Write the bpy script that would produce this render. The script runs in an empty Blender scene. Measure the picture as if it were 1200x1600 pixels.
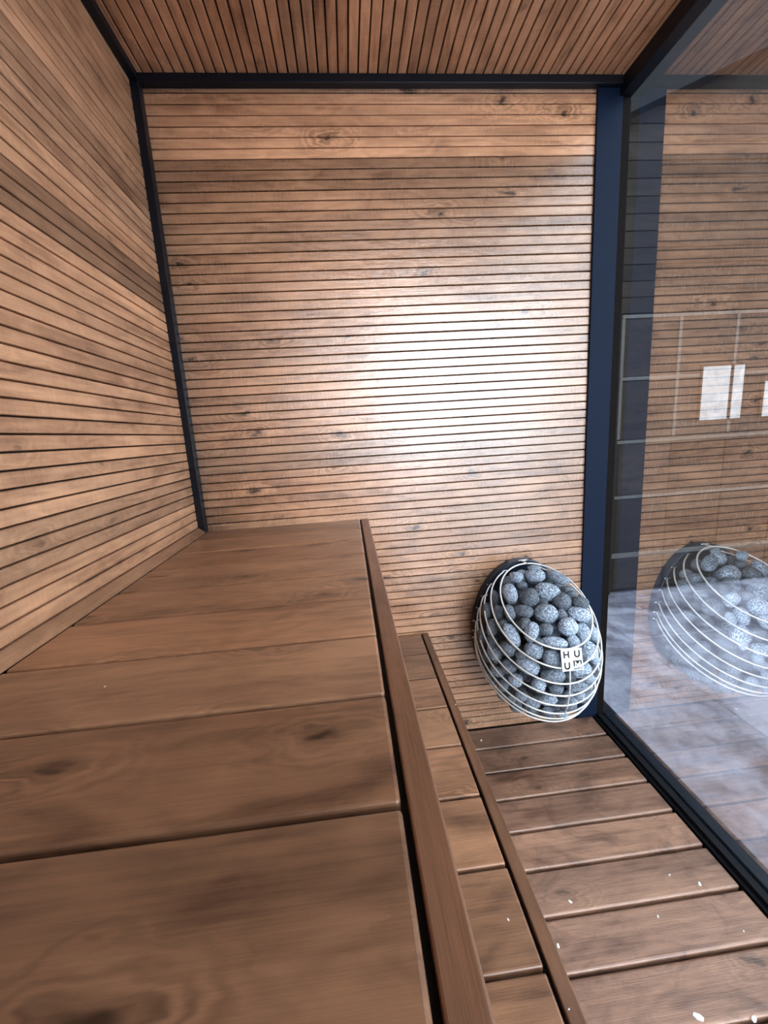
import bpy, bmesh, math, random
import numpy as np
from mathutils import Vector, Matrix, noise

random.seed(7)
SC = bpy.context.scene
COL = SC.collection

# ------------------------------------------------------------------ camera, sky, exposure
# world: X right along the back wall, Y into the depth (back wall face at Y = 0), Z up,
# Z = 0 on the sauna floor.  Everything in metres.
ZB = 0.892                      # height of the upper bench over the floor
ZL = ZB - 0.455                 # lower bench
CAM_POS = Vector((0.49508, -1.38933, 0.28843 + ZB))
CAM_RIGHT = Vector((0.994119, -0.088713, -0.062107))
CAM_DOWN = Vector((-0.077677, -0.184528, -0.979753))
CAM_FWD = Vector((0.075456, 0.978815, -0.190333))
FPX = 631.778                   # focal length in pixels of the 1200 x 1600 frame

cam_d = bpy.data.cameras.new('camera')
cam = bpy.data.objects.new('camera', cam_d)
COL.objects.link(cam)
cam_d.sensor_fit = 'VERTICAL'
cam_d.sensor_height = 36.0
cam_d.sensor_width = 27.0
cam_d.lens = FPX / 1600 * 36
cam_d.clip_start = 0.005
up = -CAM_DOWN
back = -CAM_FWD
cam.matrix_world = Matrix(((CAM_RIGHT.x, up.x, back.x, CAM_POS.x),
                           (CAM_RIGHT.y, up.y, back.y, CAM_POS.y),
                           (CAM_RIGHT.z, up.z, back.z, CAM_POS.z),
                           (0, 0, 0, 1)))
SC.camera = cam

world = bpy.data.worlds.new('overcast_sky')
SC.world = world
world.use_nodes = True
wb = world.node_tree.nodes['Background']
wb.inputs[0].default_value = (0.80, 0.90, 1.0, 1)
wb.inputs[1].default_value = 3.0

# low winter sun behind thick haze, over the photographer's right shoulder
sun_d = bpy.data.lights.new('hazy_sun', 'SUN')
sun_d.energy = 1.2
sun_d.angle = math.radians(13)
sun_d.color = (0.97, 0.97, 1.0)
sun = bpy.data.objects.new('hazy_sun', sun_d)
COL.objects.link(sun)
sun.location = (2.0, -4.0, 3.0)
sun.rotation_euler = Vector((0.31, -1.0, 0.12)).to_track_quat('Z', 'Y').to_euler()

SC.view_settings.view_transform = 'Standard'
SC.view_settings.look = 'None'
SC.view_settings.gamma = 1.0
SC.view_settings.use_curve_mapping = False
SC.view_settings.exposure = 1.2


# ------------------------------------------------------------------ helpers
def tag(o, label=None, cat=None, group=None, kind=None):
    if label: o['label'] = label
    if cat: o['category'] = cat
    if group: o['group'] = group
    if kind: o['kind'] = kind
    return o


def link(name, me, mat=None, parent=None, loc=(0, 0, 0)):
    o = bpy.data.objects.new(name, me)
    COL.objects.link(o)
    o.location = loc
    if parent: o.parent = parent
    if mat and me is not None and not me.materials: me.materials.append(mat)
    return o


def empty(name, loc=(0, 0, 0)):
    return link(name, None, None, None, loc)


def bm_mesh(bm, name, smooth=False):
    bmesh.ops.recalc_face_normals(bm, faces=bm.faces[:])
    me = bpy.data.meshes.new(name)
    bm.to_mesh(me)
    bm.free()
    if smooth:
        me.shade_smooth()
    return me


def add_box(bm, x0, x1, y0, y1, z0, z1):
    vs = [bm.verts.new((x, y, z)) for x in (x0, x1) for y in (y0, y1) for z in (z0, z1)]
    q = lambda *i: bm.faces.new([vs[k] for k in i])
    q(0, 1, 3, 2); q(4, 6, 7, 5); q(0, 4, 5, 1); q(2, 3, 7, 6); q(0, 2, 6, 4); q(1, 5, 7, 3)


def box_mesh(name, x0, x1, y0, y1, z0, z1, bevel=0.0, seg=2):
    bm = bmesh.new()
    add_box(bm, x0, x1, y0, y1, z0, z1)
    if bevel:
        bmesh.ops.bevel(bm, geom=bm.edges[:], offset=bevel, segments=seg, affect='EDGES', profile=0.5)
    return bm_mesh(bm, name)


def prism(name, pts, axis, length):
    """closed 2-D profile pts swept along an axis from 0 to length"""
    bm = bmesh.new()
    def P(a, b, t):
        return {'x': (t, a, b), 'y': (a, t, b), 'z': (a, b, t)}[axis]
    A = [bm.verts.new(P(a, b, 0)) for a, b in pts]
    B = [bm.verts.new(P(a, b, length)) for a, b in pts]
    n = len(pts)
    bm.faces.new(A); bm.faces.new(B[::-1])
    for i in range(n):
        bm.faces.new((A[i], B[i], B[(i + 1) % n], A[(i + 1) % n]))
    return bm_mesh(bm, name)


def add_tube(bm, pts, r, seg=8, closed=False):
    pts = [Vector(p) for p in pts]
    n = len(pts)
    rings = []
    prev = None
    for i, p in enumerate(pts):
        if closed:
            t = pts[(i + 1) % n] - pts[i - 1]
        else:
            t = pts[min(i + 1, n - 1)] - pts[max(i - 1, 0)]
        t.normalize()
        if prev is None:
            a = t.orthogonal().normalized()
        else:
            a = (prev - t * prev.dot(t)).normalized()
        prev = a
        b = t.cross(a)
        rings.append([bm.verts.new(p + (a * math.cos(k * 2 * math.pi / seg) + b * math.sin(k * 2 * math.pi / seg)) * r)
                      for k in range(seg)])
    m = n if closed else n - 1
    for i in range(m):
        A, B = rings[i], rings[(i + 1) % n]
        for k in range(seg):
            bm.faces.new((A[k], A[(k + 1) % seg], B[(k + 1) % seg], B[k]))
    if not closed:
        bm.faces.new(rings[0][::-1]); bm.faces.new(rings[-1])


def tube_mesh(name, pts, r, seg=8, closed=False):
    bm = bmesh.new()
    add_tube(bm, pts, r, seg, closed)
    return bm_mesh(bm, name, True)


# ------------------------------------------------------------------ materials
class NT:
    def __init__(self, name):
        self.m = bpy.data.materials.new(name)
        self.m.use_nodes = True
        self.t = self.m.node_tree
        self.b = self.t.nodes['Principled BSDF']
        self.out = self.t.nodes['Material Output']

    def n(self, typ, **kw):
        nd = self.t.nodes.new(typ)
        for k, v in kw.items():
            setattr(nd, k, v)
        return nd

    def l(self, a, b):
        self.t.links.new(a, b)

    def math(self, op, a, b=None, c=None, clamp=False):
        nd = self.n('ShaderNodeMath', operation=op, use_clamp=clamp)
        for i, v in enumerate((a, b, c)):
            if v is None: continue
            if isinstance(v, (int, float)): nd.inputs[i].default_value = v
            else: self.l(v, nd.inputs[i])
        return nd.outputs[0]

    def mul(self, vec, s):
        nd = self.n('ShaderNodeVectorMath', operation='MULTIPLY')
        self.l(vec, nd.inputs[0]); nd.inputs[1].default_value = s
        return nd.outputs[0]

    def noise(self, vec, scale, detail=3, rough=0.55, dist=0.0):
        nd = self.n('ShaderNodeTexNoise')
        self.l(vec, nd.inputs['Vector'])
        nd.inputs['Scale'].default_value = scale
        nd.inputs['Detail'].default_value = detail
        nd.inputs['Roughness'].default_value = rough
        nd.inputs['Distortion'].default_value = dist
        return nd.outputs[0]

    def ramp(self, fac, stops):
        nd = self.n('ShaderNodeValToRGB')
        e = nd.color_ramp.elements
        while len(e) < len(stops): e.new(0.5)
        for k, (p, c) in enumerate(stops):
            e[k].position = p
            e[k].color = (*c, 1) if len(c) == 3 else c
        self.l(fac, nd.inputs[0])
        return nd.outputs[0]

    def mix(self, fac, a, b, mode='MIX'):
        nd = self.n('ShaderNodeMix', data_type='RGBA', blend_type=mode)
        for sock, v in ((nd.inputs[0], fac), (nd.inputs[6], a), (nd.inputs[7], b)):
            if isinstance(v, (int, float)): sock.default_value = v
            elif isinstance(v, tuple): sock.default_value = (*v, 1)
            else: self.l(v, sock)
        return nd.outputs[2]


def wood(name, axis, light, dark, rough=0.36, knots=1.0, grain=1.0, stains=0.0, spec=0.5, aniso=0.0, sawn=1.0):
    """sawn, heat-treated softwood; grain runs along world axis 0/1/2.  Object colour tints a board (rgb) and
    its alpha moves the figure, so that the ribs milled from one board share one figure."""
    w = NT(name)
    geo = w.n('ShaderNodeNewGeometry')
    oi = w.n('ShaderNodeObjectInfo')
    comb = w.n('ShaderNodeCombineXYZ')
    sh = w.math('MULTIPLY', oi.outputs['Alpha'], 37.0)
    for i in range(3): w.l(sh, comb.inputs[i])
    pos = w.n('ShaderNodeVectorMath', operation='ADD')
    w.l(geo.outputs['Position'], pos.inputs[0]); w.l(comb.outputs[0], pos.inputs[1])
    pos = pos.outputs[0]

    def sc(along, across):
        s = [across] * 3
        s[axis] = along
        return w.mul(pos, tuple(s))
    # long drifts of tone, blotches and cathedral figure
    drift = w.noise(sc(1.3, 10.0), 1.0, 2, 0.5, 0.3)
    blot = w.noise(sc(6.0, 17.0), 1.0, 5, 0.62, 0.5)
    warp = w.noise(sc(2.6, 9.0), 1.0, 3, 0.5, 0.4)
    ring = w.math('SINE', w.math('MULTIPLY', warp, 60.0))
    ring = w.math('MULTIPLY_ADD', ring, 0.5, 0.5)
    fine = w.noise(sc(9.0, 420.0), 1.0, 4, 0.65, 0.0)
    saw = w.noise(sc(230.0, 26.0), 1.0, 3, 0.7, 0.0)
    # knots: a dark irregular eye, a pale flare beside it, curling figure around
    xyz = w.n('ShaderNodeSeparateXYZ'); w.l(pos, xyz.inputs[0])
    others = [xyz.outputs[k] for k in range(3) if k != axis]
    across = w.math('ADD', others[0], others[1])
    p2 = w.n('ShaderNodeCombineXYZ')
    w.l(w.math('MULTIPLY', xyz.outputs[axis], 4.4), p2.inputs[0]); w.l(w.math('MULTIPLY', across, 9.0), p2.inputs[1])
    wv = w.n('ShaderNodeTexNoise'); w.l(sc(14.0, 40.0), wv.inputs['Vector']); wv.inputs['Scale'].default_value = 1.0
    wv.inputs['Detail'].default_value = 3
    off = w.n('ShaderNodeVectorMath', operation='MULTIPLY_ADD')
    w.l(wv.outputs['Color'], off.inputs[0]); off.inputs[1].default_value = (0.45, 0.45, 0.45); w.l(p2.outputs[0], off.inputs[2])
    vo = w.n('ShaderNodeTexVoronoi', voronoi_dimensions='2D', feature='F1')
    w.l(off.outputs[0], vo.inputs['Vector'])
    vo.inputs['Scale'].default_value = 1.0
    kd = vo.outputs['Distance']
    sep = w.n('ShaderNodeSeparateColor')
    w.l(vo.outputs['Color'], sep.inputs[0])
    gate = w.math('GREATER_THAN', sep.outputs[0], 0.68)
    knot = w.math('SUBTRACT', 1.0, w.math('DIVIDE', kd, 0.13), None, True)
    halo = w.math('SUBTRACT', 1.0, w.math('DIVIDE', kd, 0.58), None, True)
    flare = w.math('MULTIPLY', halo, w.math('SUBTRACT', blot, 0.42, None, True))
    kring = w.math('MULTIPLY_ADD', w.math('SINE', w.math('MULTIPLY', kd, 60.0)), 0.5, 0.5)
    knot = w.math('MULTIPLY', w.math('MULTIPLY', knot, gate), 1.25 * knots, None, True)
    flare = w.math('MULTIPLY', w.math('MULTIPLY', flare, gate), 4.5 * knots, None, True)
    halo = w.math('MULTIPLY', w.math('MULTIPLY', w.math('MULTIPLY', halo, gate), kring), 0.9 * knots, None, True)
    f = w.math('MULTIPLY_ADD', w.math('SUBTRACT', blot, 0.5), 0.80, 0.33)
    f = w.math('MULTIPLY_ADD', w.math('SUBTRACT', drift, 0.5), 0.75, f)
    f = w.math('MULTIPLY_ADD', ring, 0.10, f)
    streak = w.noise(sc(3.5, 85.0), 1.0, 4, 0.6, 0.2)
    f = w.math('MULTIPLY_ADD', w.math('SUBTRACT', streak, 0.5), 0.55, f)
    f = w.math('MULTIPLY_ADD', w.math('SUBTRACT', saw, 0.5), 0.22 * sawn, f)
    f = w.math('MULTIPLY_ADD', fine, 0.26 * grain, f)
    col = w.ramp(f, [(0.22, light), (0.52, tuple((a * 1.1 + b * .9) / 2 for a, b in zip(light, dark))), (0.82, dark)])
    col = w.mix(halo, col, tuple(c * 0.62 for c in dark))
    col = w.mix(flare, col, tuple(min(1, c * 1.12) for c in light))
    col = w.mix(knot, col, tuple(c * 0.36 for c in dark))
    if stains:
        st = w.noise(geo.outputs['Position'], 6.5, 5, 0.7, 1.0)
        st = w.ramp(st, [(0.52, (0, 0, 0)), (0.66, (1, 1, 1))])
        col = w.mix(w.math('MULTIPLY', st, stains), col, tuple(c * 0.5 for c in dark))
    col = w.mix(1.0, col, oi.outputs['Color'], 'MULTIPLY')
    w.l(col, w.b.inputs['Base Color'])
    r = w.math('MULTIPLY_ADD', fine, 0.18, rough - 0.09)
    r = w.math('MULTIPLY_ADD', blot, 0.16, w.math('SUBTRACT', r, 0.08))
    r = w.math('MULTIPLY_ADD', saw, 0.22 * sawn, w.math('SUBTRACT', r, 0.11 * sawn))
    w.l(r, w.b.inputs['Roughness'])
    w.b.inputs['Specular IOR Level'].default_value = spec
    if aniso:
        w.b.inputs['Coat Weight'].default_value = 0.65
        w.b.inputs['Coat Roughness'].default_value = 0.21
        w.b.inputs['Coat IOR'].default_value = 1.55
        w.b.inputs['Anisotropic'].default_value = aniso
        tv = w.n('ShaderNodeCombineXYZ'); tv.inputs[axis].default_value = 1.0
        w.l(tv.outputs[0], w.b.inputs['Tangent'])
    h = w.math('MULTIPLY_ADD', saw, 0.55 * sawn, fine)
    h = w.math('MULTIPLY_ADD', blot, 2.5, h)
    bp = w.n('ShaderNodeBump')
    bp.inputs['Strength'].default_value = 0.35
    bp.inputs['Distance'].default_value = 0.0012
    w.l(h, bp.inputs['Height'])
    w.l(bp.outputs[0], w.b.inputs['Normal'])
    return w.m


def plain(name, col, rough=0.5, metal=0.0, spec=0.5, mottled=0.0, scale=40.0):
    w = NT(name)
    w.b.inputs['Base Color'].default_value = (*col, 1)
    w.b.inputs['Roughness'].default_value = rough
    w.b.inputs['Metallic'].default_value = metal
    w.b.inputs['Specular IOR Level'].default_value = spec
    if mottled:
        g = w.n('ShaderNodeNewGeometry')
        nz = w.noise(g.outputs['Position'], scale, 4, 0.6)
        c = w.ramp(nz, [(0.3, tuple(x * (1 - mottled) for x in col)), (0.7, tuple(min(1, x * (1 + mottled)) for x in col))])
        w.l(c, w.b.inputs['Base Color'])
        w.l(w.math('MULTIPLY_ADD', nz, 0.15, rough - 0.07), w.b.inputs['Roughness'])
    return w.m


def srgb(r, g, b):
    f = lambda c: c / 12.92 if c <= 0.04045 else ((c + 0.055) / 1.055) ** 2.4
    return tuple(f(v / 255) for v in (r, g, b))


W_LIGHT, W_DARK = srgb(216, 166, 129), srgb(122, 83, 59)
B_LIGHT, B_DARK = srgb(160, 118, 88), srgb(84, 57, 42)
M_wall_x = wood('wall_wood_along_x', 0, tuple(c * 0.74 for c in W_LIGHT), tuple(c * 0.70 for c in W_DARK), 0.25, 1.0, 1.0, 0.0, 1.0, 0.8)
M_wall_y = wood('wall_wood_along_y', 1, W_LIGHT, W_DARK, 0.42, 0.5)
M_ceil = wood('ceiling_wood', 1, W_LIGHT, W_DARK, 0.5, 0.35)
M_bench = wood('bench_wood', 0, B_LIGHT, B_DARK, 0.34, 0.9, 0.9, 0.0, 0.7, 0.0, 0.15)
M_floor = wood('floor_wood', 0, srgb(168, 128, 104), srgb(92, 64, 51), 0.30, 0.6, 1.0, 0.5, 0.8, 0.0, 0.2)
M_rail = wood('rail_wood', 1, srgb(142, 100, 74), srgb(94, 64, 46), 0.42, 0.1, 1.0, 0.0, 0.5, 0.0, 0.1)
M_under = plain('dark_batten_wood', (0.035, 0.020, 0.014), 0.8, 0, 0.3, 0.3)
M_trim = plain('blue_black_powder_coat', (0.0025, 0.0045, 0.010), 0.42, 0, 0.35, 0.12, 300)
M_post = plain('blue_steel_post', (0.0035, 0.010, 0.028), 0.6, 0, 0.12, 0.1, 300)
M_black = plain('black_gasket_gap_shade', (0.005, 0.006, 0.009), 0.6, 0, 0.2)  # gasket black, also used for the shade strips in the bench gaps
M_jamb = plain('dark_brown_jamb', (0.006, 0.0045, 0.004), 0.8, 0, 0.1, 0.35, 60)
M_steel = plain('brushed_steel_wire', (0.92, 0.91, 0.88), 0.38, 0.6, 0.5)
M_plate = plain('dark_heater_steel', (0.018, 0.030, 0.055), 0.34, 0.3, 0.5)
M_core = plain('black_core_steel', (0.01, 0.01, 0.012), 0.7)
M_sign = plain('pale_steel_plate', (0.80, 0.79, 0.76), 0.4, 0.2)
M_letter = plain('black_lettering', (0.008, 0.008, 0.010), 0.5)


def glass_mat(name, f0):
    """clear pane with a reflective solar coating: Schlick reflection over a see-through body"""
    w = NT(name)
    w.t.nodes.remove(w.b)
    g = w.n('ShaderNodeNewGeometry')
    d = w.n('ShaderNodeVectorMath', operation='DOT_PRODUCT')
    w.l(g.outputs['Normal'], d.inputs[0]); w.l(g.outputs['Incoming'], d.inputs[1])
    c = w.math('SUBTRACT', 1.0, w.math('ABSOLUTE', d.outputs['Value']), None, True)
    fac = w.math('MULTIPLY_ADD', w.math('POWER', c, 5.0), 1 - f0, f0)
    tr = w.n('ShaderNodeBsdfTransparent'); tr.inputs[0].default_value = (0.93, 0.96, 0.97, 1)
    gl = w.n('ShaderNodeBsdfGlossy'); gl.inputs['Roughness'].default_value = 0.0
    gl.inputs[0].default_value = (1, 1, 1, 1)
    mx = w.n('ShaderNodeMixShader')
    w.l(fac, mx.inputs[0]); w.l(tr.outputs[0], mx.inputs[1]); w.l(gl.outputs[0], mx.inputs[2])
    w.l(mx.outputs[0], w.out.inputs[0])
    return w.m


M_glass = glass_mat('coated_glass', 0.49)
M_glass_plain = glass_mat('clear_glass', 0.02)


def stone_mat():
    w = NT('speckled_grey_stone')
    tc = w.n('ShaderNodeTexCoord')
    oi = w.n('ShaderNodeObjectInfo')
    sp = w.noise(tc.outputs['Object'], 6.5, 4, 0.85)
    bl = w.noise(tc.outputs['Object'], 3.0, 3, 0.6)
    c = w.ramp(sp, [(0.40, (0.035, 0.045, 0.062)), (0.49, (0.20, 0.245, 0.31)), (0.58, (0.56, 0.66, 0.78))])
    c = w.mix(0.6, c, w.ramp(bl, [(0.3, (0.45, 0.45, 0.47)), (0.7, (1, 1, 1))]), 'MULTIPLY')
    c = w.mix(1.0, c, oi.outputs['Color'], 'MULTIPLY')
    w.l(c, w.b.inputs['Base Color'])
    w.b.inputs['Roughness'].default_value = 0.55
    bp = w.n('ShaderNodeBump'); bp.inputs['Strength'].default_value = 0.35; bp.inputs['Distance'].default_value = 0.004
    w.l(sp, bp.inputs['Height']); w.l(bp.outputs[0], w.b.inputs['Normal'])
    return w.m


M_stone = stone_mat()


def paving_mat():
    w = NT('frosty_concrete')
    g = w.n('ShaderNodeNewGeometry')
    oi = w.n('ShaderNodeObjectInfo')
    a = w.noise(g.outputs['Position'], 2.3, 5, 0.62, 0.7)
    b = w.noise(g.outputs['Position'], 14, 5, 0.7, 0.3)
    f = w.math('MULTIPLY_ADD', b, 0.35, w.math('MULTIPLY', a, 0.75))
    c = w.ramp(f, [(0.40, (0.040, 0.035, 0.045)), (0.52, (0.13, 0.123, 0.152)), (0.64, (0.25, 0.245, 0.295))])
    c = w.mix(1.0, c, oi.outputs['Color'], 'MULTIPLY')
    w.l(c, w.b.inputs['Base Color'])
    w.b.inputs['Roughness'].default_value = 0.6
    return w.m


M_paving = paving_mat()
M_clad = wood('dark_cladding', 0, (0.022, 0.016, 0.013), (0.008, 0.006, 0.005), 0.7, 0.4, 1.0, 0.0, 0.1)
M_batten = plain('weathered_pale_batten', (0.055, 0.050, 0.045), 0.7, 0, 0.3, 0.2, 30)
M_white = plain('white_frosted_pane', (0.24, 0.23, 0.225), 0.5, 0, 0.5, 0.3, 18)
M_grey = plain('grey_soffit_board', (0.011, 0.011, 0.0125), 0.8, 0, 0.1, 0.15, 8)
M_roof = plain('roof_felt', (0.03, 0.03, 0.035), 0.8, 0, 0.3)

# ------------------------------------------------------------------ the room shell
XW = -0.022                     # face of the left wall slats
XG = 1.4445                     # inner face of the glass wall
YF = -1.97                      # front of the room, behind the camera
ZC = 1.300 + ZB                 # ceiling slat face
PITCH = 0.0277


def slat_profile(w, d, c=0.0012):
    """face towards -a; a = depth, b = width"""
    return [(0, c), (0, w - c), (c, w), (d, w), (d, 0), (c, 0)]


def tint(t, seed, warm=0.0):
    return (t * (1 + warm), t, t * (1 - warm), seed)


# back wall: ribs milled three to a board
rb = random.Random(3)
wall_back = link('wall_back', box_mesh('wall_back', -0.12, XG + 0.0, 0.0125, 0.12, -0.14, ZC + 0.12), M_under)
tag(wall_back, kind='structure')
tones_b = {25: 1.72, 24: 1.8, 23: 0.84, 22: 0.98, 21: 0.94, 20: 0.86, 19: 1.0, 18: 1.06, 17: 0.86, 16: 1.0, 15: 1.02,
           14: 1.14, 13: 0.80, 12: 0.95, 11: 0.97, 10: 1.0, 9: 0.93, 8: 1.04, 7: 0.98, 6: 1.0, 5: 0.92, 4: 0.96}
GAP = 0.0033
sm = prism('slat', slat_profile(PITCH - GAP, 0.0124), 'x', 1.0)
seeds = {}
for k in range(79):
    g = k // 3
    if g not in seeds: seeds[g] = (rb.random(), rb.uniform(0.9, 1.06), rb.uniform(-0.03, 0.05))
    me = sm
    o = link('slat', me, M_wall_x, wall_back, (XW - 0.012, rb.uniform(-0.0004, 0.0004), k * PITCH + GAP / 2))
    o.scale = (1.36 - XW, 1, 1)
    t = tones_b.get(g, seeds[g][1]) * rb.uniform(0.97, 1.03)
    o.color = tint(t, seeds[g][0], seeds[g][2])

# left wall
wall_left = link('wall_left', box_mesh('wall_left', -0.14, XW - 0.0125, YF - 0.12, 0.0, -0.14, ZC + 0.12), M_under)
tag(wall_left, kind='structure')
tones_l = {8: 0.55, 7: 1.18, 6: 0.92, 5: 1.0, 4: 1.08, 3: 0.98, 2: 1.06, 1: 0.86, 0: 1.02, 9: 1.06, 10: 1.0, 11: 0.9, 12: 1.04,
           13: 0.92, 14: 0.88, 15: 0.96}
bm = bmesh.new()
prof = [(XW - a, b) for a, b in slat_profile(PITCH - GAP, 0.0124)]
sl = prism('slat_left', prof, 'y', -YF + 0.01)
for k in range(46):
    g = k // 3
    key = ('l', g)
    if key not in seeds: seeds[key] = (rb.random(), rb.uniform(0.9, 1.06), rb.uniform(-0.02, 0.05))
    o = link('slat', sl, M_wall_y, wall_left, (rb.uniform(-0.0004, 0.0004), YF, ZB + 0.0187 + k * PITCH + GAP / 2))
    o.color = tint(tones_l.get(g, seeds[key][1]) * rb.uniform(0.97, 1.03), seeds[key][0], seeds[key][2])

# ceiling
ceiling = link('ceiling', box_mesh('ceiling', -0.14, XG + 0.05, YF - 0.12, 0.12, ZC + 0.0125, ZC + 0.16), M_under)
tag(ceiling, kind='structure')
scm = prism('slat_ceiling', [(b, ZC + a) for a, b in slat_profile(0.0282 - 0.0042, 0.0124)], 'y', -YF)
tones_c = {5: 0.72, 9: 0.74, 10: 1.06, 7: 1.1, 12: 0.9, 3: 0.95, 14: 1.04}
for n in range(-1, 50):
    g = (n + 1) // 3
    key = ('c', g)
    if key not in seeds: seeds[key] = (rb.random(), rb.uniform(0.86, 1.08), rb.uniform(-0.02, 0.05))
    o = link('slat', scm, M_ceil, ceiling, (0.0132 + n * 0.0282 + 0.0021, YF, rb.uniform(-0.0004, 0.0004)))
    o.color = tint(tones_c.get(g, seeds[key][1]) * rb.uniform(0.97, 1.03), seeds[key][0], seeds[key][2])

# front wall behind the camera: boards beside a glazed doorway
wall_front = link('wall_front', box_mesh('wall_front', -0.14, 0.75, YF - 0.12, YF, -0.14, ZC + 0.02), M_under)
tag(wall_front, kind='structure')
fb = box_mesh('front_board', XW, 0.748, 0, 0.011, 0, 0.079, 0.0015, 1)
for k in range(27):
    o = link('board', fb, M_wall_x, wall_front, (0, YF, 0.005 + k * 0.0815))
    o.color = tint(rb.uniform(0.85, 1.05), rb.random())

# floor: boarded deck over a dark base
floor = link('floor', box_mesh('floor', -0.14, XG + 0.03, YF - 0.12, 0.0125, -0.145, -0.060), M_under)
tag(floor, kind='structure')
FP = 0.1074
fm = box_mesh('floor_plank', 0.0, 1.397, -FP + 0.0038, -0.0038, -0.026, 0.0, 0.0050, 3)
fm.shade_smooth() if False else None
for k in range(18):
    o = link('plank', fm, M_floor, floor, (0, -k * FP, 0))
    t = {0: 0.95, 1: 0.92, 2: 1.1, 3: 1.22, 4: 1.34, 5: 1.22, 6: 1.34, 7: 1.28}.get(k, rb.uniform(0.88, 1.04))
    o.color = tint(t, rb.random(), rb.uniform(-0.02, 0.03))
jm = box_mesh('joist', -0.022, 0.022, YF + 0.01, -0.01, -0.0605, -0.0262)
for x in (0.12, 0.5, 0.9, 1.33):
    link('joist', jm, M_under, floor, (x, 0, 0))

# ------------------------------------------------------------------ dark metal trims, post, glass wall
T = 0.024
def trim(name, x0, x1, y0, y1, z0, z1, mat=M_trim, bev=0.0015):
    return tag(link(name, box_mesh(name, x0, x1, y0, y1, z0, z1, bev, 2), mat), kind='structure')

trim('trim_1', XW - 0.006, 0.0, -0.030, -0.0006, ZB + 0.0005, ZC - 0.0235)        # corner post left
trim('trim_2', XW - 0.006, 1.4045, -0.024, -0.0006, ZC - 0.023, ZC - 0.0006)       # along the back wall
trim('trim_3', XW - 0.0, 0.0, YF, -0.0245, ZC - 0.023, ZC - 0.0006)                # along the left wall
trim('trim_4', 1.4045, XG - 0.0004, YF, -0.0006, ZC - 0.046, ZC - 0.0006)          # over the glass
trim('trim_5', 1.3335, 1.4155, -0.009, -0.0006, -0.045, ZC - 0.0235, M_post)       # blue-black post at the glass
trim('trim_6', 1.4160, XG - 0.0004, -0.006, 0.010, -0.045, ZC - 0.0465, M_jamb)    # brown jamb behind the post
bm = bmesh.new()
add_box(bm, 1.402, XG - 0.0006, YF, -0.0105, -0.056, 0.014)
bmesh.ops.bevel(bm, geom=[e for e in bm.edges if abs(e.verts[0].co.y - e.verts[1].co.y) > 0.5 and max(e.verts[0].co.z, e.verts[1].co.z) > 0],
                offset=0.012, segments=4, affect='EDGES')
tag(link('trim_7', bm_mesh(bm, 'trim_7'), M_black), kind='structure')

window = tag(empty('window_1', (XG, -1.0, 0)), kind='structure')
def wpart(name, x0, x1, y0, y1, z0, z1, mat):
    o = link(name, box_mesh(name, x0 - XG, x1 - XG, y0 + 1.0, y1 + 1.0, z0, z1), mat, window)
    return o
pn = wpart('pane', XG, XG + 0.006, YF, 0.12, -0.05, ZC + 0.012, M_glass_plain)
pn.data.materials.append(M_glass)                     # the coated face looks into the room
for f in pn.data.polygons:
    if abs(f.normal.x) > 0.9 and f.center.x < 0.001: f.material_index = 1
wpart('bottom_rail', XG + 0.0065, XG + 0.052, YF, 0.12, -0.13, 0.006, M_trim)
wpart('sill', XG, XG + 0.006, YF, 0.12, -0.13, -0.0505, M_black)

door = tag(empty('door_1', (1.08, YF - 0.03, 0)), kind='structure')
def dpart(name, x0, x1, z0, z1, mat, y0=-0.02, y1=0.02):
    link(name, box_mesh(name, x0 - 1.08, x1 - 1.08, y0, y1, z0, z1, 0.002, 1), mat, door)
dpart('stile', 0.752, 0.80, 0.0, ZC - 0.05, M_trim)
dpart('stile', 1.39, XG + 0.02, 0.0, ZC - 0.05, M_trim)
dpart('top_rail', 0.752, XG + 0.02, ZC - 0.0495, ZC, M_trim)
#dpart('bottom_rail', 0.8005, 1.3895, 0.0, 0.05, M_trim)
#dpart('pane', 0.8005, 1.3895, 0.0505, ZC - 0.05, M_glass, -0.003, 0.003)

# strip along the left wall on the bench
base = link('baseboard_left', prism('baseboard_left', [(XW - 0.011, ZB), (0.0, ZB), (0.0, ZB + 0.004), (XW + 0.003, ZB + 0.0186), (XW - 0.011, ZB + 0.0186)], 'y', -YF - 0.032), M_wall_y, None, (0, YF, 0))
base.color = (0.62, 0.60, 0.59, 0.3)
tag(base, kind='structure')

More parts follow.
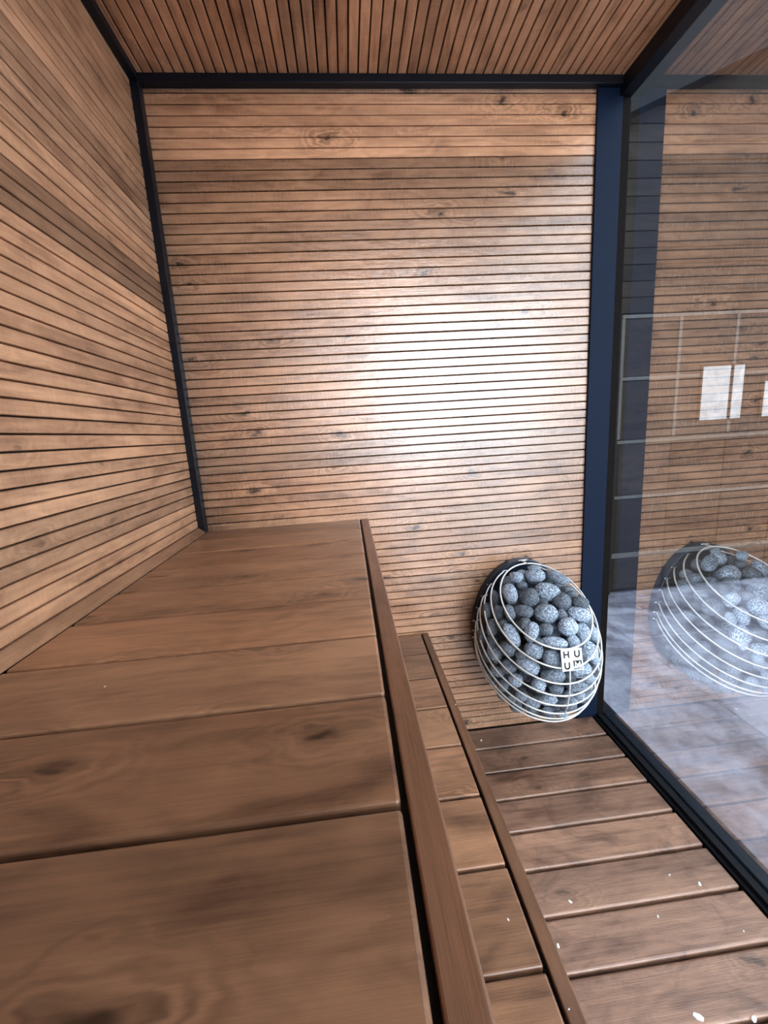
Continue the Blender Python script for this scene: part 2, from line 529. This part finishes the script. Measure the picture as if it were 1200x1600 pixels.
# ------------------------------------------------------------------ benches
def bench(name, label, x0, x1, z, rail, y_off, pitch, n, bearers, legs_x, tones):
    root = tag(empty(name, ((x0 + x1) / 2, -0.98, 0)), label, 'bench')
    ox, oy = (x0 + x1) / 2, -0.98
    pm = box_mesh('bench_plank', x0 - ox, x1 - ox, -pitch + 0.0028, -0.0028, z - 0.028, z, 0.0036, 3)
    for k in range(n):
        o = link('plank', pm, M_bench, root, (0, y_off - k * pitch - oy, 0))
        o.color = tint(tones[k % len(tones)], rb.random(), rb.uniform(-0.02, 0.03))
    r = link('front_rail', box_mesh('front_rail', rail[0] - ox, rail[1] - ox, YF + 0.004 - oy, -0.0015 - oy, z - 0.092, z, 0.002, 2), M_rail, root)
    r.color = (rail[2], rail[2], rail[2], rb.random())
    link('gap_shade', box_mesh('gap_shade', x1 - ox, rail[0] - ox, YF + 0.006 - oy, -0.002 - oy, z - 0.028, z - 0.009), M_black, root)  # black strip added as the shadow in the plank-to-rail gap
    for bx in bearers:
        link('bearer', box_mesh('bearer', bx - 0.022 - ox, bx + 0.022 - ox, YF + 0.006 - oy, -0.002 - oy, z - 0.074, z - 0.0283), M_under, root)
    for lx in legs_x:
        for ly in (-0.06, -0.98, -1.90):
            link('leg', box_mesh('leg', lx - 0.022 - ox, lx + 0.022 - ox, ly - 0.022 - oy, ly + 0.022 - oy, 0.0, z - 0.0743), M_under, root)
    return root

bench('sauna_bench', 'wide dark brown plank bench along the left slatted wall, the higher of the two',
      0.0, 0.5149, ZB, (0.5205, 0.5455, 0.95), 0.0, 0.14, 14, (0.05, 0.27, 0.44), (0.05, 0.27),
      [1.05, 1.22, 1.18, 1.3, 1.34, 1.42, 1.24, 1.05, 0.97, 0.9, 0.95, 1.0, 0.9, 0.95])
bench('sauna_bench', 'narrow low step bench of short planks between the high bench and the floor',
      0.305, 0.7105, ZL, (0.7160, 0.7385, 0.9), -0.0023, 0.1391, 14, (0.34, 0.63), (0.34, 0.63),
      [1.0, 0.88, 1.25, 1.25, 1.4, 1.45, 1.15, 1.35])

# ------------------------------------------------------------------ egg-shaped heater
HX, HY, HZ = 1.0887, -0.1353, -0.4671 + ZB
HA, HB, HDN, HUP, TILT = 0.1989, 0.2327, 0.2589, 0.2860, 0.5786
RING_Z = [z + ZB for z in (-0.2379, -0.2849, -0.3311, -0.3742, -0.4168, -0.4617, -0.5009, -0.5284)]


def rho(z, s=1.0):
    t = z - HZ
    q = t / (HUP * s) if t > 0 else t / (HDN * s)
    return math.sqrt(max(0.0, 1 - q * q))


def egg(phi, z, s=1.0):
    r = rho(z, s) * s
    return Vector((HX + HA * r * math.sin(phi), HY - HB * r * math.cos(phi), z))


def ring_points(zk, n=96):
    pts = []
    for i in range(n):
        ph = -math.pi + 2 * math.pi * i / n
        z = zk
        for _ in range(60):
            y = -HB * rho(z) * math.cos(ph)
            z = 0.5 * z + 0.5 * (zk + TILT * y)
        pts.append(egg(ph, z))
    return pts


heater = tag(empty('sauna_heater', (HX, -0.02, HZ - 0.25)),
             'egg-shaped wall heater of pale steel wires full of grey stones', 'heater')
HO = Vector((HX, -0.02, HZ - 0.25))
def hpart(name, me, mat, label=None):
    o = link(name, me, mat, heater, (0, 0, 0))
    me.transform(Matrix.Translation(-HO))
    if label: o['label'] = label
    return o

# back shell: egg-shaped dark plate with a raised rim on the wall
bm = bmesh.new()
prof = []
N = 72
for i in range(N):
    a = 2 * math.pi * i / N
    cz = math.cos(a); sx = math.sin(a)
    prof.append((HX + HA * 0.93 * sx, HZ + (HUP if cz > 0 else HDN) * 0.965 * cz))
layers = [(-0.0008, 1.0), (-0.034, 1.0), (-0.036, 0.99), (-0.036, 0.965), (-0.014, 0.955)]
vv = [[bm.verts.new((HX + (x - HX) * s, y, HZ + (z - HZ) * s)) for x, z in prof] for y, s in layers]
for A, B in zip(vv, vv[1:]):
    for i in range(N):
        bm.faces.new((A[i], A[(i + 1) % N], B[(i + 1) % N], B[i]))
bm.faces.new(vv[0]); bm.faces.new(vv[-1])
hpart('back_plate', bm_mesh(bm, 'back_plate'), M_plate, 'dark blue-black steel plate')
# solid black core, added so the gaps between stones stay dark
bm = bmesh.new()
bmesh.ops.create_uvsphere(bm, u_segments=24, v_segments=14, radius=1.0)
for v in bm.verts:
    z = v.co.z
    v.co = Vector((HX + v.co.x * HA * 0.40, min(HY + v.co.y * HB * 0.42, -0.016), HZ - 0.03 + z * (0.13 if z > 0 else 0.15)))
hpart('dark_core', bm_mesh(bm, 'dark_core', True), M_core, 'black filler core darkening the gaps between stones')

for k, zk in enumerate(RING_Z):
    pts = [p for p in ring_points(zk) if True]
    # open wire: from the plate on the left round the front to the plate on the right
    m = len(pts)
    vis = [p for p in pts if p.y < -0.036]
    a, b = vis[0].copy(), vis[-1].copy()
    if k == 0:
        pass
    # the ends bend straight back into the plate
    vis = [Vector((a.x + (0.006 if k else 0), -0.030, a.z + 0.001))] + vis + [Vector((b.x - (0.006 if k else 0), -0.030, b.z + 0.001))]
    hpart('wire_ring', tube_mesh('wire_ring', vis, 0.0027, 8), M_steel)
    for e, sgn in ((vis[0], -1), (vis[-1], 1)):
        bm = bmesh.new()
        add_tube(bm, [e + Vector((-0.012 * sgn, -0.002, 0.002)), e + Vector((0.014 * sgn, -0.004, 0.002))], 0.0022, 6)
        hpart('wire_pin', bm_mesh(bm, 'wire_pin', True), M_steel)


def front_at(zk):
    z = zk
    for _ in range(60):
        z = 0.5 * z + 0.5 * (zk - TILT * HB * rho(z))
    return egg(0, z)


fr = [front_at(z) for z in RING_Z]
strut = [p + Vector((0, -0.001, 0)) for p in fr[0:6]]
hpart('wire_strut', tube_mesh('wire_strut', strut, 0.0024, 8), M_steel)
# name plate between the first and second ring, four squares with letters
c0 = (fr[0] + fr[1]) / 2 + Vector((0.006, 0, -0.002))
nrm = (fr[1] - fr[0]).cross(Vector((1, 0, 0))).normalized()
if nrm.y > 0: nrm = -nrm
upv = (fr[0] - fr[1]).normalized()
rt = Vector((1, 0, 0))
S = 0.0315
sgn_o = c0 + nrm * 0.005
def sq(bm, u0, u1, v0, v1, n0, n1):
    vs = []
    for n in (n0, n1):
        for u, v in ((u0, v0), (u1, v0), (u1, v1), (u0, v1)):
            vs.append(bm.verts.new(sgn_o + rt * u + upv * v + nrm * n))
    for f in ((0, 1, 2, 3), (7, 6, 5, 4), (0, 4, 5, 1), (1, 5, 6, 2), (2, 6, 7, 3), (3, 7, 4, 0)):
        bm.faces.new([vs[i] for i in f])
bm = bmesh.new()
sq(bm, -S, -0.0008, 0.0008, S, 0, 0.0022)
sq(bm, 0.0008, S, 0.0008, S, 0, 0.0022)
sq(bm, -S, -0.0008, -S, -0.0008, 0, 0.0022)
# lower right quarter is an open frame
sq(bm, 0.0008, S, -0.0032, -0.0008, 0, 0.0022); sq(bm, 0.0008, S, -S, -S + 0.0026, 0, 0.0022)
sq(bm, 0.0008, 0.0030, -S + 0.0026, -0.0032, 0, 0.0022); sq(bm, S - 0.0028, S, -S + 0.0026, -0.0032, 0, 0.0022)
sq(bm, -0.0008, 0.0008, -S, S, 0.0004, 0.0020); sq(bm, -S, S, -0.0008, 0.0008, 0.0004, 0.0020)
plate = hpart('name_plate', bm_mesh(bm, 'name_plate'), M_sign, 'pale square plate of four letters')
def strokes(name, segs, cu, cv, mat, w=0.0046, n0=0.0023, n1=0.0029, sc=1.0):
    bm = bmesh.new()
    for poly in segs:
        for (a, b), (c, d) in zip(poly, poly[1:]):
            p, q = Vector((a, b)) * sc, Vector((c, d)) * sc
            t = (q - p)
            L = t.length
            if L < 1e-6: continue
            t /= L
            n = Vector((-t.y, t.x)) * w / 2
            e = t * w * 0.28
            co = [p - e - n, q + e - n, q + e + n, p - e + n]
            vs = [bm.verts.new(sgn_o + rt * (cu + k.x) + upv * (cv + k.y) + nrm * z) for z in (n0, n1) for k in co]
            for f in ((0, 1, 2, 3), (7, 6, 5, 4), (0, 4, 5, 1), (1, 5, 6, 2), (2, 6, 7, 3), (3, 7, 4, 0)):
                bm.faces.new([vs[i] for i in f])
    me = bm_mesh(bm, name)
    me.transform(Matrix.Translation(-HO))
    o = link(name, me, mat, plate)
    return o
q = 0.0088
Hs = [[(-q * .75, q), (-q * .75, -q)], [(q * .75, q), (q * .75, -q)], [(-q * .75, 0), (q * .75, 0)]]
arc = [(-q * .75 * math.cos(a), -q * .25 - q * .75 * math.sin(a)) for a in [math.pi * i / 8 for i in range(9)]]
Us = [[(-q * .75, q)] + arc + [(q * .75, q)]]
Ms = [[(-q * .8, -q), (-q * .8, q), (0, -q * .2), (q * .8, q), (q * .8, -q)]]
h = S / 2 + 0.0004
strokes('letter', Hs, -h, h, M_letter)
strokes('letter', Us, h, h, M_letter)
strokes('letter', Us, -h, -h, M_letter)
strokes('letter', Ms, h, -h, M_sign, 0.0026, 0.0004, 0.0020)

# ------------------------------------------------------------------ heater stones, one by one
rs = random.Random(11)
stone_meshes = []
for i in range(10):
    bm = bmesh.new()
    bmesh.ops.create_icosphere(bm, subdivisions=3, radius=1.0)
    off = Vector((rs.uniform(-50, 50), rs.uniform(-50, 50), rs.uniform(-50, 50)))
    for v in bm.verts:
        d = 1 + 0.20 * noise.noise(v.co * 0.95 + off) + 0.07 * noise.noise(v.co * 2.1 + off)
        p = v.co * d
        # slightly blocky pebble
        v.co = Vector([math.copysign(abs(x) ** 0.90, x) for x in p])
    stone_meshes.append(bm_mesh(bm, 'stone', True))
    stone_meshes[-1].materials.append(M_stone)


def pix_ray(u, v):
    return (CAM_RIGHT * ((u - 600) / FPX) + CAM_DOWN * ((v - 800) / FPX) + CAM_FWD).normalized()


def plane_h(p, k=0):            # height over the tilted plane of ring k
    return p.z - (RING_Z[k] + TILT * (p.y - HY))


def egg_f(p, s):
    t = p.z - HZ
    q = t / (HUP * s) if t > 0 else t / (HDN * s)
    return ((p.x - HX) / (HA * s)) ** 2 + ((p.y - HY) / (HB * s)) ** 2 + q * q - 1


def heap(u, v, drop, shrink):
    """first point of a sight line that lies inside the heap of stone centres"""
    d = pix_ray(u, v)
    t = 0.7
    while t < 2.2:
        p = CAM_POS + d * t
        if egg_f(p, shrink) < 0 and plane_h(p) < drop:
            return p, t
        t += 0.002
    return None, None

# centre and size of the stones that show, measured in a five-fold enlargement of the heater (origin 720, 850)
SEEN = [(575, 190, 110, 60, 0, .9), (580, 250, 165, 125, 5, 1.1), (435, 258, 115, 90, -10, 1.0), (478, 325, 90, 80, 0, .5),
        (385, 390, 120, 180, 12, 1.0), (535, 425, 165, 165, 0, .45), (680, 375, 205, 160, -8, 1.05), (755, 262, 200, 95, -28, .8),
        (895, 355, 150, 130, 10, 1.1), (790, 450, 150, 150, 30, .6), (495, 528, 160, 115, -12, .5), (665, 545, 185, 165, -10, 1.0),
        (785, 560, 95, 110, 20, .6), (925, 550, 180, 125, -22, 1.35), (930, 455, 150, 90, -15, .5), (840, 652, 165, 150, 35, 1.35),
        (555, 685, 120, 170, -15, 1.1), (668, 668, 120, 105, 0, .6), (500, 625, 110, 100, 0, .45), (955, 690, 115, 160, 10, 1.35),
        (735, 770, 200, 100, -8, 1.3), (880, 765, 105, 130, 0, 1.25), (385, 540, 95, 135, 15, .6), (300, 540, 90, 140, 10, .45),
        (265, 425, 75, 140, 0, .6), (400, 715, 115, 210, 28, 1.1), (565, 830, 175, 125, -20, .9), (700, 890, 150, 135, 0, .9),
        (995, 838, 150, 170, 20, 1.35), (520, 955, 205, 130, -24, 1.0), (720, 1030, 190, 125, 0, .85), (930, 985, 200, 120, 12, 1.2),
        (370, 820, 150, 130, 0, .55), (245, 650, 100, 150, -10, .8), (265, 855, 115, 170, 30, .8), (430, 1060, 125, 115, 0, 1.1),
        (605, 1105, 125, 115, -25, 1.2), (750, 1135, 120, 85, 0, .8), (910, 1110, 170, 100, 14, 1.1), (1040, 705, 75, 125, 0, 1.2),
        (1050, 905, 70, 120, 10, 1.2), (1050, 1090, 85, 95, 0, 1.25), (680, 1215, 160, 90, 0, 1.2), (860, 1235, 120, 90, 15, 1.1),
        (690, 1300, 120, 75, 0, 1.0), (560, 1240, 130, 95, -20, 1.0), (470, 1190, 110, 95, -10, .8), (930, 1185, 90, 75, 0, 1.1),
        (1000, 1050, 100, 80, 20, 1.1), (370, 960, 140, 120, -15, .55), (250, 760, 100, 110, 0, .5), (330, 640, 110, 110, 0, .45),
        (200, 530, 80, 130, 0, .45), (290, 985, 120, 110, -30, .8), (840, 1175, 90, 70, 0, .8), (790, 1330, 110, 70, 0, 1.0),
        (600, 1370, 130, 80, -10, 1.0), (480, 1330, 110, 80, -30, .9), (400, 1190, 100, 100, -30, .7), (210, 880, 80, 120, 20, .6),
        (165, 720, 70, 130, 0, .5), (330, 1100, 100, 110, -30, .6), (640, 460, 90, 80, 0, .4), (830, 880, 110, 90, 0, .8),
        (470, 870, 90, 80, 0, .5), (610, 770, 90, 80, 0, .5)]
placed = []      # (centre, radius, object)


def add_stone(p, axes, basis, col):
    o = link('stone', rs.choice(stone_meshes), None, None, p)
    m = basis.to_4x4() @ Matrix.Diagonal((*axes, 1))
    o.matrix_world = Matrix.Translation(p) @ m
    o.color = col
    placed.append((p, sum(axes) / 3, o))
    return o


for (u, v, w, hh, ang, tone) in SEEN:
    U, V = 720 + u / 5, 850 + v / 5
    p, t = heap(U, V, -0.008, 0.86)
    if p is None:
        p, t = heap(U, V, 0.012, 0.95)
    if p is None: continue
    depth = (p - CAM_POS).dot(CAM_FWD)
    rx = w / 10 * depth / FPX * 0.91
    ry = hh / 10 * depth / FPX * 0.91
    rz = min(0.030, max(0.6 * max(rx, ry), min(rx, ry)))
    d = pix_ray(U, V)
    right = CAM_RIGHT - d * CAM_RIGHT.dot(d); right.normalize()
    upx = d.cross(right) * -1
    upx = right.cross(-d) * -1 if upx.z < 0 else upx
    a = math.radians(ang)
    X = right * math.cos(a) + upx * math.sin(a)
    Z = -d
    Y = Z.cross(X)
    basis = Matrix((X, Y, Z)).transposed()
    g = 0.16 + 0.78 * max(0, tone - 0.3) ** 1.4  # own grey and light from the glass side, both put into the tint
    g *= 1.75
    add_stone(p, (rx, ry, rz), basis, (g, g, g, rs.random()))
n_seen = len(placed)
# stones that fill the flanks, the underside and the depth of the heap
n_fill1 = n_seen
for layer, (s, tries) in enumerate(((0.86, 1500), (0.62, 500))):
    for _ in range(tries):
        ph = rs.uniform(-math.pi, math.pi)
        z = HZ + (HUP * s * 0.98 if rs.random() < 0.4 else HDN * s * 0.99) * rs.choice((-1, 1)) * rs.random()
        p = egg(ph, z, s)
        if p.y > -0.062 or plane_h(p) > -0.012: continue
        out = Vector(((p.x - HX) / HA ** 2, (p.y - HY) / HB ** 2, (p.z - HZ) / HDN ** 2)).normalized()
        facing = out.dot((CAM_POS - p).normalized())
        if (layer == 0 and facing < -0.2 and out.x < 0.15) or (layer == 1 and facing < 0.15): continue   # nothing of these would show
        r = rs.uniform(0.019, 0.028)
        if any((p - q).length < 0.90 * (r + rr) for q, rr, _o in placed): continue
        e = Matrix(((1, 0, 0), (0, 1, 0), (0, 0, 1))).to_quaternion()
        e.rotate(Vector((rs.random() - .5, rs.random() - .5, rs.random() - .5)).to_track_quat('Z', 'Y'))
        t = rs.uniform(0.25, 0.8)
        add_stone(p, (r * rs.uniform(1.0, 1.25), r, r * rs.uniform(0.85, 1.0)), e.to_matrix(), (t, t, t, rs.random()))
    if layer == 0: n_fill1 = len(placed)

ORD = [f'{n}th' for n in range(60)]
ORD[:20] = ['first', 'second', 'third', 'fourth', 'fifth', 'sixth', 'seventh', 'eighth', 'ninth', 'tenth', 'eleventh', 'twelfth',
       'thirteenth', 'fourteenth', 'fifteenth', 'sixteenth', 'seventeenth', 'eighteenth', 'nineteenth', 'twentieth']


def pix(p):
    d = p - CAM_POS
    zc = d.dot(CAM_FWD)
    return 600 + FPX * d.dot(CAM_RIGHT) / zc, 800 + FPX * d.dot(CAM_DOWN) / zc


def shade(o):
    t = o.color[0]
    return 'pale' if t > 1.15 else ('grey' if t > 0.6 else 'dark')


bands = {}
flank = {}
for i, (p, r, o) in enumerate(placed):
    out = Vector(((p.x - HX) / HA ** 2, (p.y - HY) / HB ** 2, (p.z - HZ) / HDN ** 2)).normalized()
    view = (CAM_POS - p).normalized()
    shown = i < n_seen or (i < n_fill1 and out.dot(view) > 0.12)
    if not shown:
        if out.x > 0.25 and i < n_fill1:
            k = 0
            while k < 7 and plane_h(p, k + 1) < -0.012: k += 1
            flank.setdefault(k, []).append((-p.y, o))
            continue
        else:
            lab = 'grey stone deep inside or under the heater, almost wholly hidden by others'
        tag(o, lab, 'stone', 'stones heaped in the heater')
        continue
    if i < n_seen and plane_h(p) > -0.022 and egg_f(p, 0.80) < 0.18:
        b = ('open', int((pix(p)[1] - 880) // 27))
    else:
        k = 0
        while k < 7 and plane_h(p, k + 1) > 0 and plane_h(p, k) > 0: break
        while k < 7 and plane_h(p, k + 1) < -0.012: k += 1
        b = ('wire', k)
    bands.setdefault(b, []).append((pix(p)[0], o))
for k, lst in flank.items():
    lst.sort(key=lambda a: a[0])
    for j, (_y, o) in enumerate(lst):
        tag(o, f'{shade(o)} stone on the glass-side flank below the {ORD[k]} wire ring, {ORD[j]} from the wall', 'stone', 'stones heaped in the heater')
rows_open = sorted(b for b in bands if b[0] == 'open')
for b, lst in bands.items():
    lst.sort(key=lambda a: a[0])
    for j, (_u, o) in enumerate(lst):
        nth = ORD[j]
        if b[0] == 'open':
            lab = f'{shade(o)} stone in the heater mouth, {ORD[rows_open.index(b)]} row down, {nth} from left'
        else:
            lab = f'{shade(o)} stone in the heater just below the {ORD[b[1]]} wire ring, {nth} from left'
        tag(o, lab, 'stone', 'stones heaped in the heater')

# ------------------------------------------------------------------ white flakes fallen on the boards
bm = bmesh.new()
top = [(-1, -.55), (-.3, -.9), (.8, -.5), (1, .35), (.2, .8), (-.75, .5)]
A = [bm.verts.new((x, y, 0)) for x, y in top]
B = [bm.verts.new((x * .92, y * .92, 0.22 + 0.1 * x)) for x, y in top]
bm.faces.new(A[::-1]); bm.faces.new(B)
for i in range(6): bm.faces.new((A[i], A[(i + 1) % 6], B[(i + 1) % 6], B[i]))
flake_me = bm_mesh(bm, 'flake')
flake_me.materials.append(plain('white_flake', (0.85, 0.85, 0.86), 0.5))


def on_z(u, v, z):
    d = pix_ray(u, v)
    return CAM_POS + d * ((z - CAM_POS.z) / d.z)


for u, v, s, z, ang, lab in [
        (1093, 1381, 5.5, 0, .9, 'white flake near the right end of a floor plank beside the black rail'),
        (1046, 1367, 3.0, 0, .3, 'tiny white flake just left of the larger flake near the black rail'),
        (891, 1409, 5.0, 0, 2.2, 'translucent white flake at the left end of a floor plank by the step bench'),
        (872, 1478, 5.5, ZL, 1.2, 'white flake lying on the front rail of the low step bench'),
        (889, 1577, 3.0, ZL, 0.2, 'tiny white speck on the low bench rail near the bottom of the picture'),
        (1091, 1589, 13.0, 0, 2.5, 'large pale flake on the nearest floor plank at the bottom of the picture'),
        (1178, 1592, 9.0, 0, .4, 'pale flake at the bottom right corner on the nearest floor plank'),
        (752, 1157, 3.5, 0, 1.0, 'small pale chip on the first floor plank beside the low bench'),
        (1028, 1432, 3.5, 0, 1.0, 'small pale chip in the middle of the second nearest floor plank'),
        (1162, 1455, 2.5, 0, 1.0, 'tiny white speck at the right end of the second nearest floor plank'),
        (794, 1437, 3.5, ZL, 1.7, 'small white chip on a grey-brown plank of the low step bench'),
        (164, 1073, 3.0, ZB, 0.6, 'tiny pale speck on a middle plank of the high bench'),
        (712, 1101, 2.0, ZL, 1.0, 'tiny pale speck on the far half of the low bench rail')]:
    p = on_z(u, v, z)
    depth = (p - CAM_POS).dot(CAM_FWD)
    o = link('flake', flake_me, None, None, (p.x, p.y, z + 0.0002))
    k = 0.6 * s * depth / FPX
    o.scale = (k, k * 0.75, min(k, 0.004))
    o.rotation_euler = (0, 0, ang)
    tag(o, lab, 'flake', 'white flakes on the boards')

# ------------------------------------------------------------------ outside: paved yard and the dark building opposite
ZG = -1.02 + ZB
YB = 1.37
terrace = link('terrace', box_mesh('terrace', XG + 0.0525, 9.0, -9.0, 9.0, ZG - 0.3, ZG - 0.0505), M_under)
tag(terrace, kind='structure')
pm = box_mesh('paving_slab', 0.002, 0.598, 0.002, 0.598, -0.05, 0.0, 0.004, 1)
rp = random.Random(5)
for ix in range(6):
    for iy in range(8):
        o = link('slab', pm, M_paving, terrace, (XG + 0.054 + ix * 0.6, -3.55 + iy * 0.6 + (0.07 if ix % 2 else 0), ZG + rp.uniform(-0.001, 0.001)))
        t = rp.uniform(0.88, 1.04)
        o.color = (t, t, t, 1)
far = link('slab_field', box_mesh('slab_field', XG + 0.0525, 9.0, -9.0, 9.0, ZG - 0.05, ZG - 0.005), M_paving, terrace)
far['kind'] = 'stuff'

bld = tag(empty('building', (2.9, YB, ZG)), 'dark timber outbuilding with a pale grid of battens behind the glass', 'building')
BO = Vector((2.9, YB, ZG))
def bpart(name, x0, x1, y0, y1, z0, z1, mat, bev=0.0, parent=None, col=None):
    o = link(name, box_mesh(name, x0 - BO.x, x1 - BO.x, y0 - BO.y, y1 - BO.y, z0 - BO.z, z1 - BO.z, bev, 1), mat, parent or bld)
    if col: o.color = col
    return o
bpart('wall', 1.55, 6.2, YB + 0.03, YB + 2.5, ZG, 3.5, M_clad, 0, None, (0.7, 0.7, 0.7, .2))
GX = [1.56, 2.0, 2.405, 2.82, 3.24, 3.66, 4.08, 4.5, 4.92]
GZ = [ZG + 0.02, -0.713 + ZB, -0.278 + ZB, 0.121 + ZB, 0.553 + ZB, 0.955 + ZB]
for i in range(2, len(GX) - 1):
    for j in range(len(GZ) - 1):
        t = rp.uniform(0.7, 1.3)
        bpart('panel', GX[i] + 0.012, GX[i + 1] - 0.012, YB, YB + 0.03, GZ[j] + 0.012, GZ[j + 1] - 0.012, M_clad, 0.004, None, (t, t, t, rp.random()))
for x in GX[2:]:
    bpart('batten', x - 0.011, x + 0.011, YB - 0.004, YB + 0.03, GZ[3] + 0.02, GZ[-1] + 0.012, M_batten)
    bpart('batten', x - 0.011, x + 0.011, YB - 0.004, YB + 0.03, GZ[0], GZ[3] - 0.015, M_clad, 0, None, (0.5, 0.5, 0.5, .4))
for j, z in enumerate(GZ[1:]):
    bpart('rail', GX[2] - 0.011, GX[-1], YB - 0.007, YB + 0.028, z - (0.026 if j == 0 else 0.011), z + 0.011, M_batten)
for k in range(12):
    bpart('cladding_board', 2.16, 5.2, YB, YB + 0.03, GZ[-1] + 0.02 + k * 0.10, GZ[-1] + 0.118 + k * 0.10, M_clad, 0.004, None,
          (rp.uniform(.6, 1.1),) * 3 + (rp.random(),))
bpart('corner_post', 2.16, 2.385, YB - 0.02, YB + 0.03, ZG, GZ[-1] + 0.012, M_clad, 0.003, None, (0.55, 0.5, 0.5, .7))
wf = bpart('window', 2.985, 3.325, YB - 0.012, YB - 0.002, 0.225 + ZB, 0.62 + ZB, M_clad, 0, None, (0.8, 0.8, 0.8, .1))
bpart('pane', 3.0, 3.205, YB - 0.016, YB - 0.012, 0.24 + ZB, 0.605 + ZB, M_white, 0, wf)
bpart('pane', 3.232, 3.31, YB - 0.016, YB - 0.012, 0.24 + ZB, 0.605 + ZB, M_white, 0, wf)
wf2 = bpart('window', 3.46, 3.80, YB - 0.012, YB - 0.002, 0.225 + ZB, 0.50 + ZB, M_clad, 0, None, (0.8, 0.8, 0.8, .1))
bpart('pane', 3.48, 3.78, YB - 0.016, YB - 0.012, 0.24 + ZB, 0.485 + ZB, M_white, 0, wf2)
# grey soffit under a sloping eave
bm = bmesh.new()
pts = [(1.6, 1.785 + ZB), (5.2, 3.22 + ZB), (5.2, 3.6 + ZB), (1.6, 3.6 + ZB)]
A = [bm.verts.new((x, YB - 0.09, z)) for x, z in pts]
B = [bm.verts.new((x, YB + 0.02, z)) for x, z in pts]
bm.faces.new(A); bm.faces.new(B[::-1])
for i in range(4): bm.faces.new((A[i], B[i], B[(i + 1) % 4], A[(i + 1) % 4]))
me = bm_mesh(bm, 'gable_board'); me.transform(Matrix.Translation(-BO))
link('gable_board', me, M_grey, bld)
